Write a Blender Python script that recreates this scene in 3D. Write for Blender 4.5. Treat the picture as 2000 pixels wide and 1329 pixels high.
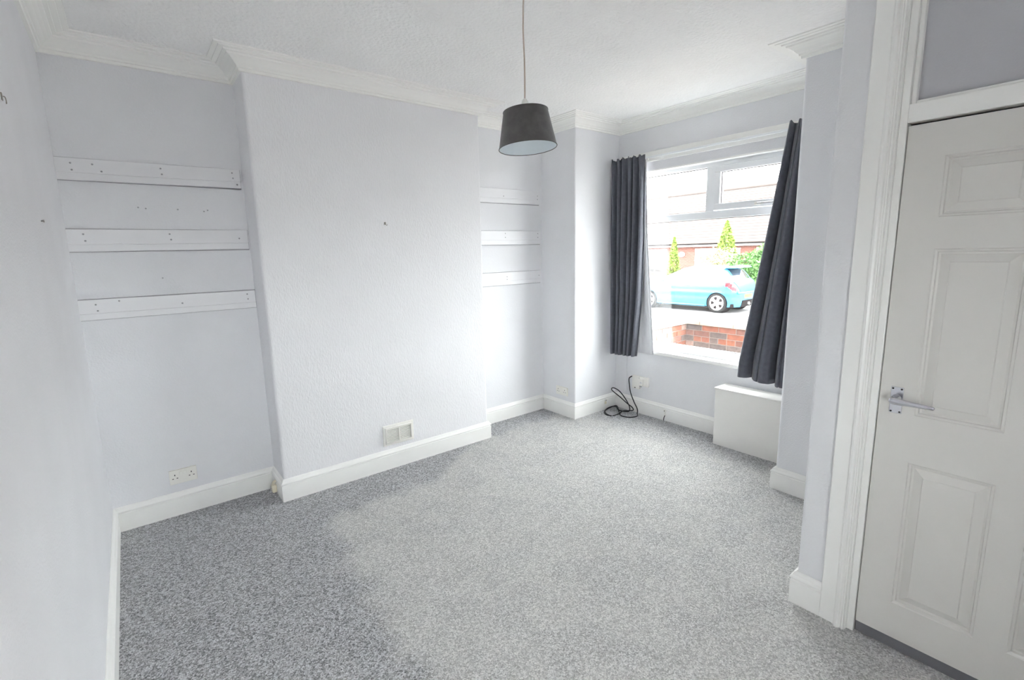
import bpy, bmesh, math, random
from mathutils import Vector, Matrix
random.seed(7)
scene = bpy.context.scene
for o in list(bpy.data.objects):
    bpy.data.objects.remove(o, do_unlink=True)
COL = scene.collection

# ------------------------------------------------------------------ camera
CAM = Vector((0.229, 0.0742, 1.5974))
yaw, pitch, roll, FPX = 0.6571, 0.1641, -0.0246, 936.42
Fv = Vector((math.sin(yaw)*math.cos(pitch), math.cos(yaw)*math.cos(pitch), -math.sin(pitch)))
Rv = Vector((math.cos(yaw), -math.sin(yaw), 0))
Uv = Rv.cross(Fv)
R2 = Rv*math.cos(roll) + Uv*math.sin(roll)
U2 = -Rv*math.sin(roll) + Uv*math.cos(roll)
cd = bpy.data.cameras.new('camera')
cd.sensor_width = 36.0
cd.lens = FPX/2000*36.0
cd.shift_x = 21.66/2000
cd.shift_y = -15.6/2000
cd.clip_start = 0.02
cam = bpy.data.objects.new('camera', cd)
COL.objects.link(cam)
m3 = Matrix((R2, U2, -Fv)).transposed()
cam.matrix_world = Matrix.Translation(CAM) @ m3.to_4x4()
scene.camera = cam

# ------------------------------------------------------------------ sky, exposure
w = bpy.data.worlds.new('sky'); scene.world = w; w.use_nodes = True
bg = w.node_tree.nodes['Background']
bg.inputs['Color'].default_value = (0.985, 0.985, 1.0, 1)
bg.inputs['Strength'].default_value = 6.0
vs = scene.view_settings
vs.view_transform = 'Standard'; vs.look = 'None'; vs.gamma = 1.0
vs.use_curve_mapping = False
vs.exposure = 1.75
scene.cycles.max_bounces = 24
scene.cycles.diffuse_bounces = 16
scene.cycles.transparent_max_bounces = 16

# ------------------------------------------------------------------ dimensions (metres)
H = 2.755
YB, YC, XA, XB = 3.596, 3.325, 0.891, 2.568
X1, X2 = 3.482, 4.084
YBL, YPR = 3.157, 1.341
XD, YV, YN = 2.455, 0.819, -0.42
YARCH, YDOOR = 0.716, 0.595
HS, PS = 0.15, 0.02
WY0, WY1, WZ0, WZ1 = 1.50, 3.00, 0.65, 2.30      # window opening

# ------------------------------------------------------------------ materials
MATS = {}
def mat(name, col, rough=0.6, metal=0.0, bump=None, var=None, spec=0.5, rnd=None, sheen=0.0, coat=0.0):
    """bump=(scale, strength, distance[, stretch xyz]); var=(scale, amount); rnd=list of colours picked per object"""
    if name in MATS: return MATS[name]
    m = bpy.data.materials.new(name); m.use_nodes = True
    nt = m.node_tree; b = nt.nodes['Principled BSDF']
    b.inputs['Base Color'].default_value = (*col, 1)
    b.inputs['Roughness'].default_value = rough
    b.inputs['Metallic'].default_value = metal
    b.inputs['Specular IOR Level'].default_value = spec
    b.inputs['Sheen Weight'].default_value = sheen
    b.inputs['Coat Weight'].default_value = coat
    tc = nt.nodes.new('ShaderNodeTexCoord')
    src = None
    if rnd:
        oi = nt.nodes.new('ShaderNodeObjectInfo')
        r = nt.nodes.new('ShaderNodeValToRGB'); r.color_ramp.interpolation = 'CONSTANT'
        while len(r.color_ramp.elements) < len(rnd): r.color_ramp.elements.new(0.5)
        for i, c in enumerate(rnd):
            r.color_ramp.elements[i].position = i/len(rnd); r.color_ramp.elements[i].color = (*c, 1)
        nt.links.new(oi.outputs['Random'], r.inputs['Fac']); src = r.outputs['Color']
    if var:
        n = nt.nodes.new('ShaderNodeTexNoise'); n.inputs['Scale'].default_value = var[0]; n.inputs['Detail'].default_value = 4
        nt.links.new(tc.outputs['Object'], n.inputs['Vector'])
        mx = nt.nodes.new('ShaderNodeMix'); mx.data_type = 'RGBA'; mx.blend_type = 'MULTIPLY'
        mx.inputs['Factor'].default_value = 1.0
        rr = nt.nodes.new('ShaderNodeMapRange')
        rr.inputs['From Min'].default_value = 0.3; rr.inputs['From Max'].default_value = 0.7
        rr.inputs['To Min'].default_value = 1-var[1]; rr.inputs['To Max'].default_value = 1.0
        nt.links.new(n.outputs['Fac'], rr.inputs['Value'])
        if src is not None: nt.links.new(src, mx.inputs['A'])
        else: mx.inputs['A'].default_value = (*col, 1)
        nt.links.new(rr.outputs['Result'], mx.inputs['B']); src = mx.outputs['Result']
    if src is not None: nt.links.new(src, b.inputs['Base Color'])
    if bump:
        n = nt.nodes.new('ShaderNodeTexNoise'); n.inputs['Scale'].default_value = bump[0]; n.inputs['Detail'].default_value = 3
        if len(bump) > 3:
            mp = nt.nodes.new('ShaderNodeMapping'); mp.inputs['Scale'].default_value = bump[3]
            nt.links.new(tc.outputs['Object'], mp.inputs['Vector']); nt.links.new(mp.outputs['Vector'], n.inputs['Vector'])
        else: nt.links.new(tc.outputs['Object'], n.inputs['Vector'])
        bp = nt.nodes.new('ShaderNodeBump'); bp.inputs['Strength'].default_value = bump[1]; bp.inputs['Distance'].default_value = bump[2]
        nt.links.new(n.outputs['Fac'], bp.inputs['Height']); nt.links.new(bp.outputs['Normal'], b.inputs['Normal'])
    MATS[name] = m
    return m

WALL = mat('wall_paint', (0.79, 0.795, 0.818), 0.75, bump=(120, 0.5, 0.003), var=(3, 0.04))
WALLC = mat('chimney_paper', (0.82, 0.82, 0.84), 0.75, bump=(52, 0.65, 0.0045, (2.2, 2.2, 0.9)), var=(3, 0.03))
CEIL = mat('ceiling_stipple', (0.90, 0.90, 0.89), 0.8, bump=(52, 0.95, 0.008), var=(4, 0.03))
TRIM = mat('white_gloss_trim', (0.90, 0.90, 0.88), 0.32, var=(6, 0.03))
CORN = mat('cornice_white', (0.90, 0.90, 0.87), 0.6, bump=(25, 0.12, 0.002))
DOORM = mat('door_white', (0.70, 0.685, 0.655), 0.42, bump=(70, 0.22, 0.0012, (1, 1, 0.09)), var=(5, 0.03))
UPVC = mat('upvc_white', (0.86, 0.88, 0.9), 0.28)
GASK = mat('gasket_dark', (0.08, 0.06, 0.06), 0.6)
PLAST = mat('white_plastic', (0.84, 0.83, 0.79), 0.3)
PLASTC = mat('cream_plastic', (0.80, 0.75, 0.60), 0.45)
DARK = mat('dark_hole', (0.015, 0.015, 0.015), 0.7)
CHROME = mat('chrome', (0.66, 0.67, 0.71), 0.18, metal=1.0)
STEEL = mat('screw_steel', (0.35, 0.33, 0.30), 0.4, metal=0.8)
BOARDM = mat('painted_board', (0.80, 0.80, 0.82), 0.4, bump=(30, 0.15, 0.001, (0.2, 1, 2)), var=(7, 0.04))
CURT = mat('curtain_charcoal', (0.135, 0.142, 0.168), 0.85, bump=(500, 0.3, 0.0008), var=(40, 0.2), sheen=0.25, spec=0.2)
LINING = mat('curtain_lining', (0.78, 0.79, 0.82), 0.9, bump=(300, 0.2, 0.0006))
SHADE = mat('shade_velvet', (0.115, 0.112, 0.110), 0.8, var=(26, 0.35), sheen=0.35, spec=0.2, bump=(60, 0.15, 0.001))
SHADEIN = mat('shade_lining', (0.72, 0.78, 0.82), 0.5)
FLEXM = mat('flex_beige', (0.55, 0.46, 0.40), 0.5)
RUBBER = mat('black_cable', (0.012, 0.012, 0.015), 0.45)
VINYL = mat('draught_strip_grey', (0.16, 0.16, 0.175), 0.5)
ALCP = mat('over_door_panel', (0.52, 0.52, 0.55), 0.75, bump=(170, 0.35, 0.002))

def carpet_mat():
    m = bpy.data.materials.new('carpet_pile'); m.use_nodes = True
    nt = m.node_tree; N = nt.nodes; L = nt.links; b = N['Principled BSDF']
    tc = N.new('ShaderNodeTexCoord')
    def noise(s, d=2, dist=0):
        n = N.new('ShaderNodeTexNoise'); n.inputs['Scale'].default_value = s; n.inputs['Detail'].default_value = d
        n.inputs['Distortion'].default_value = dist
        if s > 50: n.inputs['Roughness'].default_value = 0.75
        L.new(tc.outputs['Object'], n.inputs['Vector']); return n.outputs['Fac']
    def math_(op, a, b_=None, c=None):
        n = N.new('ShaderNodeMath'); n.operation = op
        for i, v in enumerate((a, b_, c)):
            if v is None: continue
            if hasattr(v, 'links'): L.new(v, n.inputs[i])
            else: n.inputs[i].default_value = v
        return n.outputs[0]
    def rng(v, a, b_, c, d, smooth=True):
        n = N.new('ShaderNodeMapRange'); n.interpolation_type = 'SMOOTHSTEP' if smooth else 'LINEAR'
        L.new(v, n.inputs['Value'])
        for k, val in zip(('From Min', 'From Max', 'To Min', 'To Max'), (a, b_, c, d)): n.inputs[k].default_value = val
        return n.outputs['Result']
    sp = N.new('ShaderNodeSeparateXYZ'); L.new(tc.outputs['Object'], sp.inputs[0])
    X, Y = sp.outputs['X'], sp.outputs['Y']
    wob = math_('MULTIPLY', math_('SUBTRACT', noise(2.6, 3), 0.5), 0.35)
    wob2 = math_('MULTIPLY', math_('SUBTRACT', noise(3.4, 3, 0.3), 0.5), 0.30)
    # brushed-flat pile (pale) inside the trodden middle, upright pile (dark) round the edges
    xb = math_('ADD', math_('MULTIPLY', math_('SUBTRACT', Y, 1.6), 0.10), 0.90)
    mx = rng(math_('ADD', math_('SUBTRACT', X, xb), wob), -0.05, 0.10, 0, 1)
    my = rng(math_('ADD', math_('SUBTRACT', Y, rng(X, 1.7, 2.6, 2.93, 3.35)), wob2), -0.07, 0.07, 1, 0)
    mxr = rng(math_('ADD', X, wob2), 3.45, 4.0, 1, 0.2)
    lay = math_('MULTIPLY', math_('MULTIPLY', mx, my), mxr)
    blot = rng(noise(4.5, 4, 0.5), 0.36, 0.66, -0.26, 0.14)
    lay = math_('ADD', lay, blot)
    def tuft(sc):
        n = N.new('ShaderNodeTexVoronoi'); n.inputs['Scale'].default_value = sc
        wn = N.new('ShaderNodeMix'); wn.data_type = 'VECTOR'; wn.inputs['Factor'].default_value = 0.012
        nz = N.new('ShaderNodeTexNoise'); nz.inputs['Scale'].default_value = 90
        L.new(tc.outputs['Object'], nz.inputs['Vector']); L.new(tc.outputs['Object'], wn.inputs['A']); L.new(nz.outputs['Color'], wn.inputs['B'])
        L.new(wn.outputs['Result'], n.inputs['Vector'])
        sx = N.new('ShaderNodeSeparateColor'); L.new(n.outputs['Color'], sx.inputs[0]); return sx.outputs[0]
    sp1 = rng(tuft(150), 0.1, 0.9, 0, 1, False)
    sp2 = rng(noise(170, 3), 0.42, 0.58, 0, 1, False)
    spk = math_('ADD', math_('MULTIPLY', sp1, 0.62), math_('MULTIPLY', sp2, 0.38))
    def ramp(c0, c1):
        r = N.new('ShaderNodeMix'); r.data_type = 'RGBA'
        L.new(spk, r.inputs['Factor']); r.inputs['A'].default_value = (*c0, 1); r.inputs['B'].default_value = (*c1, 1)
        return r.outputs['Result']
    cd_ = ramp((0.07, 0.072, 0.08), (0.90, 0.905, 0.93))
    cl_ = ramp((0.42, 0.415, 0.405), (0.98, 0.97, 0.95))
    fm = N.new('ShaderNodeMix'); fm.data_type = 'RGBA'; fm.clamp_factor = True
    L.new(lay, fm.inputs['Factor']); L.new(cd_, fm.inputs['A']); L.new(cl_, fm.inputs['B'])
    L.new(fm.outputs['Result'], b.inputs['Base Color'])
    b.inputs['Roughness'].default_value = 0.95
    b.inputs['Specular IOR Level'].default_value = 0.1
    b.inputs['Sheen Weight'].default_value = 0.3
    bp = N.new('ShaderNodeBump'); bp.inputs['Strength'].default_value = 0.9; bp.inputs['Distance'].default_value = 0.008
    L.new(spk, bp.inputs['Height']); L.new(bp.outputs['Normal'], b.inputs['Normal'])
    return m
CARPET = carpet_mat()

def glass_mat(name, tint=(0.97, 0.99, 0.98), refl=0.06):
    m = bpy.data.materials.new(name); m.use_nodes = True
    nt = m.node_tree; nt.nodes.clear()
    out = nt.nodes.new('ShaderNodeOutputMaterial'); mix = nt.nodes.new('ShaderNodeMixShader')
    tr = nt.nodes.new('ShaderNodeBsdfTransparent'); tr.inputs[0].default_value = (*tint, 1)
    gl = nt.nodes.new('ShaderNodeBsdfGlossy'); gl.inputs['Roughness'].default_value = 0.02
    mix.inputs[0].default_value = refl
    nt.links.new(tr.outputs[0], mix.inputs[1]); nt.links.new(gl.outputs[0], mix.inputs[2])
    nt.links.new(mix.outputs[0], out.inputs[0]); return m
GLASS = glass_mat('window_glass')

# ------------------------------------------------------------------ mesh helpers
def link(name, me, m, parent=None, smooth=False):
    o = bpy.data.objects.new(name, me); COL.objects.link(o)
    if m is not None and not me.materials: me.materials.append(m)
    if parent is not None: o.parent = parent
    if smooth:
        for p in me.polygons: p.use_smooth = True
    return o
def fin(bm, name, m, parent=None, smooth=False, recalc=True):
    if recalc: bmesh.ops.recalc_face_normals(bm, faces=bm.faces[:])
    me = bpy.data.meshes.new(name); bm.to_mesh(me); bm.free()
    return link(name, me, m, parent, smooth)
def abox(bm, x0, x1, y0, y1, z0, z1):
    vs_ = [bm.verts.new(p) for p in ((x0,y0,z0),(x1,y0,z0),(x1,y1,z0),(x0,y1,z0),(x0,y0,z1),(x1,y0,z1),(x1,y1,z1),(x0,y1,z1))]
    fs = [bm.faces.new([vs_[i] for i in f]) for f in ((3,2,1,0),(4,5,6,7),(0,1,5,4),(1,2,6,5),(2,3,7,6),(3,0,4,7))]
    return vs_, fs
def box(name, x0, x1, y0, y1, z0, z1, m, parent=None, bev=0.0, segs=2):
    bm = bmesh.new(); abox(bm, x0, x1, y0, y1, z0, z1)
    if bev: bmesh.ops.bevel(bm, geom=bm.edges[:], offset=bev, segments=segs, profile=0.5, affect='EDGES')
    return fin(bm, name, m, parent)
def lathe(name, prof, m, parent=None, n=40, mtx=None, smooth=True):
    bm = bmesh.new(); rings = []
    for r, z in prof:
        rings.append([bm.verts.new((r*math.cos(2*math.pi*i/n), r*math.sin(2*math.pi*i/n), z)) for i in range(n)])
    for a, b in zip(rings, rings[1:]):
        for i in range(n): bm.faces.new((a[i], a[(i+1)%n], b[(i+1)%n], b[i]))
    for rg in (rings[0], rings[-1]):
        if prof[0 if rg is rings[0] else -1][0] > 1e-6 and prof[0] != prof[-1]:
            bm.faces.new(rg)
    bmesh.ops.remove_doubles(bm, verts=bm.verts[:], dist=1e-6)
    if mtx is not None: bm.transform(mtx)
    return fin(bm, name, m, parent, smooth)
def catmull(pts, n=8):
    P = [Vector(p) for p in pts]; out = []
    P = [P[0]*2-P[1]] + P + [P[-1]*2-P[-2]]
    for i in range(1, len(P)-2):
        for k in range(n):
            t = k/n; a, b, c, d = P[i-1:i+3]
            out.append(0.5*((2*b)+(c-a)*t+(2*a-5*b+4*c-d)*t*t+(3*b-a-3*c+d)*t**3))
    out.append(P[-2]); return out
def tube(name, pts, r, m, parent=None, n=8, caps=True):
    bm = bmesh.new(); rings = []; up = Vector((0.13, 0.27, 1)).normalized(); prev = None
    for i, p in enumerate(pts):
        p = Vector(p)
        t = (Vector(pts[min(i+1, len(pts)-1)]) - Vector(pts[max(i-1, 0)])).normalized()
        if prev is None: a = t.cross(up).normalized()
        else: a = (prev - t*prev.dot(t)).normalized()
        prev = a; b = t.cross(a)
        rr = r[i] if isinstance(r, (list, tuple)) else r
        rings.append([bm.verts.new(p + (a*math.cos(2*math.pi*k/n)+b*math.sin(2*math.pi*k/n))*rr) for k in range(n)])
    for a, b in zip(rings, rings[1:]):
        for k in range(n): bm.faces.new((a[k], a[(k+1)%n], b[(k+1)%n], b[k]))
    if caps: bm.faces.new(rings[0]); bm.faces.new(rings[-1])
    return fin(bm, name, m, parent, True)
def tag(o, label, cat=None, group=None, kind=None):
    o['label'] = label
    if cat: o['category'] = cat
    if group: o['group'] = group
    if kind: o['kind'] = kind
    return o
def empty(name, loc=(0, 0, 0)):
    o = bpy.data.objects.new(name, None); COL.objects.link(o); o.location = loc; o.empty_display_size = 0.1
    return o
def group_parts(name, parts_fn, origin, rotz=0.0, base=None):
    """run parts_fn(empty) building in LOCAL space"""
    e = empty(name, origin); e.rotation_euler.z = rotz; parts_fn(e); return e

# ------------------------------------------------------------------ room shell
def struct(o, label, cat='wall'): return tag(o, label, cat, kind='structure')
def bev_block(name, x0, x1, y0, y1, z0, z1, m, corners, r=0.018):
    """block with the listed vertical corner edges rounded"""
    bm = bmesh.new(); abox(bm, x0, x1, y0, y1, z0, z1)
    es = [e for e in bm.edges if abs(e.verts[0].co.z-e.verts[1].co.z) > 0.1 and
          any(abs(e.verts[0].co.x-c[0]) < 1e-4 and abs(e.verts[0].co.y-c[1]) < 1e-4 for c in corners)]
    bmesh.ops.bevel(bm, geom=es, offset=r, segments=4, profile=0.5, affect='EDGES')
    return fin(bm, name, m)

flr_poly = [(-0.1,YN-.1),(-0.1,YB+.1),(X2+.02,YB+.1),(X2+.02,YN-.1)]
def slab(name, z0, z1, m):
    return box(name, -0.1, X2+0.25, YN-0.1, YB+0.1, z0, z1, m)
struct(slab('floor', -0.06, 0.0, CARPET), 'speckled grey carpet with pale trodden middle and darker edges', 'floor')
struct(slab('ceiling', H, H+0.1, CEIL), 'white stippled ceiling above the pendant lamp', 'ceiling')
wl = struct(box('wall_left', -0.1, 0.0, YN-.1, YB+.1, -.05, H, WALL), 'pale grey side wall with two old nail marks')
wb = struct(box('wall_back', 0.0, X1+.3, YB, YB+.1, -.05, H, WALL), 'pale grey back wall of the two alcoves with shelf battens')
wc = struct(bev_block('wall_chimney', XA, XB, YC, YB+.05, -.05, H, WALLC, [(XA,YC),(XB,YC)]), 'pale grey papered chimney breast standing between the alcoves')
struct(bev_block('wall_bay_far', X1, X2+.25, YBL, YB+.1, -.05, H, WALL, [(X1,YBL)], 0.012), 'pale grey pier between the far alcove and the window bay')
struct(bev_block('wall_bay_near', X1, X2+.25, YN-.1, YPR, -.05, H, WALL, [(X1,YPR)], 0.02), 'pale grey pier on the lobby side of the window bay')
# window wall pieces in one mesh (wall with a hole)
bm = bmesh.new()
abox(bm, X2, X2+.25, YPR, YBL, -.05, WZ0-.03)
abox(bm, X2, X2+.25, YPR, YBL, WZ1, H)
abox(bm, X2, X2+.25, YPR, WY0, WZ0-.03, WZ1)
abox(bm, X2, X2+.25, WY1, YBL, WZ0-.03, WZ1)
ww = struct(fin(bm, 'wall_window', WALL), 'pale grey wall around the window inside the bay')
# lobby walls
struct(bev_block('wall_lobby_side', XD, X1+.02, YV-.1, YV, -.05, H, WALL, [(XD,YV)], 0.012), 'pale grey side wall of the lobby with a rounded corner')
DR0 = YDOOR-0.762           # hinge side of the door
bm = bmesh.new()
abox(bm, XD, XD+.1, YDOOR+.02, YV-.1, -.05, H)
abox(bm, XD, XD+.1, YN-.1, DR0-.02, -.05, H)
struct(fin(bm, 'wall_lobby_door', WALL), 'grey wall strip beside the door architrave')
NX0, NX1, NZ0, NZ1 = .15, 1.05, .78, 1.62            # added opening in the unseen near wall, lets in fill daylight
bm = bmesh.new()
abox(bm, 0.0, NX0, YN-.1, YN, -.05, H); abox(bm, NX1, XD+.1, YN-.1, YN, -.05, H)
abox(bm, NX0, NX1, YN-.1, YN, NZ1, H); abox(bm, NX0, NX1, YN-.1, YN, -.05, NZ0)
struct(fin(bm, 'wall_near', WALL), 'pale grey wall on the near side of the room')
w2 = struct(empty('fill_window', ((NX0+NX1)/2, YN, 0)), 'white framed window added unseen in the near wall for fill daylight', 'window')
hw = (NX1-NX0)/2
for a in ((-hw,hw,NZ0,NZ0+.06),(-hw,hw,NZ1-.06,NZ1),(-hw,-hw+.06,NZ0+.06,NZ1-.06),(hw-.06,hw,NZ0+.06,NZ1-.06)):
    box('frame', a[0], a[1], -.08, -.02, a[2], a[3], UPVC, w2, .003)
box('pane', -hw+.06, hw-.06, -.053, -.047, NZ0+.06, NZ1-.06, GLASS, w2)

# ------------------------------------------------------------------ skirting and cornice sweeps
LOOP = [(0,YN),(0,YB),(XA,YB),(XA,YC),(XB,YC),(XB,YB),(X1,YB),(X1,YBL),(X2,YBL),(X2,YPR),(X1,YPR),(X1,YV),(XD,YV),(XD,YN)]
def seg_n(a, b):
    d = (Vector(b)-Vector(a)).normalized(); return Vector((d.y, -d.x))
def sweep(name, i, prof, m, start=None, end=None, cap0=False, cap1=False, divs=1):
    n = len(LOOP); a, b = LOOP[i], LOOP[(i+1)%n]
    nn = seg_n(a, b); n0 = seg_n(LOOP[i-1], a); n1 = seg_n(b, LOOP[(i+2)%n])
    m0 = (nn+n0)/(1+nn.dot(n0)); m1 = (nn+n1)/(1+nn.dot(n1))
    A, B = Vector(a), Vector(b)
    if start is not None: A = Vector(start); m0 = nn
    if end is not None: B = Vector(end); m1 = nn
    bm = bmesh.new()
    va = [bm.verts.new(((A+m0*d).x, (A+m0*d).y, z)) for d, z in prof]
    vb = [bm.verts.new(((B+m1*d).x, (B+m1*d).y, z)) for d, z in prof]
    k = len(prof)
    for j in range(k): bm.faces.new((va[j], va[(j+1)%k], vb[(j+1)%k], vb[j]))
    bm.faces.new(va); bm.faces.new(vb)
    return fin(bm, name, m)
SK = [(0,0),(PS,0),(PS,.108),(PS-.004,.111),(PS-.004,.115),(PS+.002,.118),(PS+.003,.124),(PS-.001,.130),(PS-.006,.134),(PS-.012,.146),(.003,HS),(0,HS)]
sk_names = ['left','alcove_left','chimney_return_left','chimney','chimney_return_right','alcove_right','bay_face_far','bay_reveal_far','window','bay_reveal_near','bay_face_near','lobby_side']
sk_lab = ['white skirting board along the side wall with nail marks','white skirting board below the double socket in the deeper alcove','short white skirting on the side of the chimney breast beside the double socket','long white skirting board below the vent on the chimney breast','short white skirting on the window side of the chimney breast','white skirting board in the alcove nearer the window','white skirting board below the small socket on the pier','white skirting in the bay beside the coiled cable','white skirting board below the window','white skirting in the bay behind the radiator cover','white skirting around the pier next to the radiator cover','white skirting along the lobby side wall']
BASE = {}
for i, nme in enumerate(sk_names):
    BASE[nme] = struct(sweep('baseboard_'+nme, i, SK, TRIM), sk_lab[i], 'skirting')
struct(sweep('baseboard_lobby_door', 12, SK, TRIM, end=(XD, YARCH)), 'short white skirting butting against the door architrave', 'skirting')
struct(sweep('baseboard_near', 13, SK, TRIM), 'white skirting along the near wall', 'skirting')
CO = [(0,H-.092),(.016,H-.092),(.018,H-.078),(.026,H-.076),(.028,H-.066),(.036,H-.060),(.048,H-.046),(.064,H-.034),(.078,H-.028),(.080,H-.020),(.096,H-.018),(.098,H-.011),(.122,H-.010),(.124,H-.006),(.148,H-.006),(.150,H),(0,H)]
co_lab = ['white moulded cornice above the side wall','white moulded cornice across the top of the deeper alcove','short white cornice return on the shaded side of the chimney breast','long white moulded cornice across the chimney breast','short white cornice return on the window side of the chimney breast','white cornice at the top of the alcove nearer the window','white cornice on the pier above the small socket','white cornice on the bay side above the straight hanging curtain','white cornice across the bay above the window','white cornice on the bay side above the narrow curtain','white cornice around the pier nearest the lobby','white cornice along the lobby side wall','white cornice above the door wall','white cornice on the near wall']
for i in range(14):
    struct(sweep('trim_%d' % (i+1), i, CO, CORN), co_lab[i], 'cornice')

# ------------------------------------------------------------------ shelf battens
def batten(x0, x1, z0, z1, label, screws, group, slope=0.0):
    e = empty('shelf_batten', ((x0+x1)/2, YB, z0)); L = (x1-x0)/2; hgt = z1-z0
    bm = bmesh.new()
    # profile in (y,z): flat board with a bead line near the lower edge
    pr = [(-.003,0),(-.016,0),(-.019,.004),(-.019,hgt*.30),(-.0165,hgt*.31),(-.0165,hgt*.335),(-.019,hgt*.345),(-.019,hgt-.002),(-.017,hgt),(-.003,hgt)]
    a = [bm.verts.new((-L, y, z)) for y, z in pr]; b = [bm.verts.new((L, y, z+slope)) for y, z in pr]
    for j in range(len(pr)): bm.faces.new((a[j], a[(j+1)%len(pr)], b[(j+1)%len(pr)], b[j]))
    bm.faces.new(a); bm.faces.new(b)
    fin(bm, 'board', BOARDM, e)
    box('shadow_gap', -L+.001, L+.004, -.004, 0, -.0025, hgt+.0035, mat('shadow_gap_grey', (.30,.30,.32), .8), e)  # dark strip behind the board, paints the shadow line along its edges
    for sx, sz in screws:
        mt = Matrix.Translation((sx-(x0+x1)/2, -.019, sz-z0)) @ Matrix.Rotation(math.pi/2, 4, 'X')
        lathe('screw', [(0,.0015),(.003,.0013),(.0048,.0004),(.0048,-.001)], mat('painted_screw', (.36,.36,.38), .5), e, n=10, mtx=mt)
    tag(e, label, 'batten', group); return e
gA = 'battens in the deep alcove'; gB = 'battens in the window side alcove'
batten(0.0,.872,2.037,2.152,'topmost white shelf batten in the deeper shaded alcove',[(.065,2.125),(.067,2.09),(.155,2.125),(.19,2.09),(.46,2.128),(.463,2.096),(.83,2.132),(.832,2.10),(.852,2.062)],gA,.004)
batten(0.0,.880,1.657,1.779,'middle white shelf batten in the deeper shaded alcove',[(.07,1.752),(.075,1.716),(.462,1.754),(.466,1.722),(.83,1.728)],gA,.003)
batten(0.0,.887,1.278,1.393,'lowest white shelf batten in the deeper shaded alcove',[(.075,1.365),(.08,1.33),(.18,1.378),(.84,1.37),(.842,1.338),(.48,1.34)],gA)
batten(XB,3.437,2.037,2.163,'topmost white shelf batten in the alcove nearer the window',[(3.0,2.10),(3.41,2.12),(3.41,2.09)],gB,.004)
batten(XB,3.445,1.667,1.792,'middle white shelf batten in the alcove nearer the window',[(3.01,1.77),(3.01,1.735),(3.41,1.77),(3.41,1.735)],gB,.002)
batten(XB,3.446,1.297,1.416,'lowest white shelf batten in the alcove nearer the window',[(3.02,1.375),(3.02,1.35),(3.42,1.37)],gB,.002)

# ------------------------------------------------------------------ sockets, vent, little fittings
def socket(name, origin, rotz, label, w_=.148, h_=.088):
    """double socket; local x along wall, -y out of the wall, z up from lower edge"""
    e = empty(name, origin); e.rotation_euler.z = rotz
    box('back_box', -w_/2+.002, w_/2-.002, -.006, 0, .002, h_-.002, PLASTC, e)
    box('faceplate', -w_/2, w_/2, -.013, -.006, 0, h_, PLAST, e, .003)
    for sx in (-.011, .011):
        s = box('switch', sx-.008, sx+.008, -.0165, -.013, h_*.60, h_*.86, PLAST, e, .0015)
    for cx in (-.044, .044):
        for dx, dz, ww_, hh_ in ((0,.014,.005,.009),(-.0115,-.008,.008,.0045),(.0115,-.008,.008,.0045)):
            box('pin_hole', cx+dx-ww_/2, cx+dx+ww_/2, -.0136, -.0128, h_/2+dz-hh_/2, h_/2+dz+hh_/2, DARK, e)
    return tag(e, label, 'socket')
socket('double_socket', (.364, YB, .205), 0, 'white double power socket low in the deeper alcove', .148, .092)
socket('double_socket', (X1, 3.325, .200), -math.pi/2, 'white double power socket on the pier between alcove and bay', .150, .084)

def vent():
    e = empty('air_vent', (1.724, YC, .182)); w2, h_ = .125, .157
    bm = bmesh.new()
    def ringpts(o, y): return [(-w2+o, y, o), (w2-o, y, o), (w2-o, y, h_-o), (-w2+o, y, h_-o)]
    prs = [(0,0),(0,-.008),(.006,-.010),(.014,-.010),(.020,-.022),(.026,-.022),(.030,-.006)]
    R_ = [[bm.verts.new(p) for p in ringpts(o, y)] for o, y in prs]
    for a, b in zip(R_, R_[1:]):
        for i in range(4): bm.faces.new((a[i], a[(i+1)%4], b[(i+1)%4], b[i]))
    fin(bm, 'frame', PLAST, e)
    box('backing', -w2+.028, w2-.028, -.005, -.002, .028, h_-.028, mat('vent_shadow', (.04,.04,.04), .8), e)
    zz = .0315
    for k in range(9):
        z = .034 + k*(h_-.066)/8
        bm = bmesh.new()
        v = [(-w2+.029,-.010,z+.0035),(w2-.029,-.010,z+.0035),(w2-.029,-.0175,z-.0015),(-w2+.029,-.0175,z-.0015)]
        top = [bm.verts.new(p) for p in v]; bot = [bm.verts.new((p[0],p[1],p[2]-.0022)) for p in v]
        bm.faces.new(top); bm.faces.new(bot[::-1])
        for i in range(4): bm.faces.new((top[i], bot[i], bot[(i+1)%4], top[(i+1)%4]))
        fin(bm, 'louvre', PLAST, e)
    box('centre_bar', -.004, .004, -.021, -.004, .029, h_-.029, PLAST, e)
    tag(e, 'white louvred air vent low on the chimney breast', 'vent')
vent()

def outlet(origin, rotz, label, with_cable, block=False):
    e = empty('cable_outlet', origin); e.rotation_euler.z = rotz
    mt = Matrix.Translation((0, 0, 0)) @ Matrix.Rotation(math.pi/2, 4, 'X')
    lathe('collar', [(.0,.012),(.006,.012),(.0125,.010),(.0135,.004),(.0135,0)], PLAST, e, n=20, mtx=mt)
    lathe('hole', [(0,.0126),(.0045,.0126),(.0045,.0115)], DARK, e, n=14, mtx=mt)
    if with_cable:
        tube('cable_tail', catmull([(0.002,-.004,-.045),(0,-.012,-.060),(-.003,-.014,-.078),(-.005,-.012,-.094)], 5), .0038, RUBBER, e)
        box('clip', -.006, .006, -.006, 0, -.046, -.014, PLAST, e, .002)
    if block:
        box('bare_patch', -.016, .012, -.003, 0, -.040, -.010, PLASTC, e, .001)
    return tag(e, label, 'outlet')
outlet((3.91, YBL-PS, .100), 0, 'small round white outlet with a bare cream patch on the bay skirting', False, True)
outlet((X2-PS, 2.556, .098), -math.pi/2, 'small round white outlet with a short black cable on skirting below the window', True)

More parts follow.
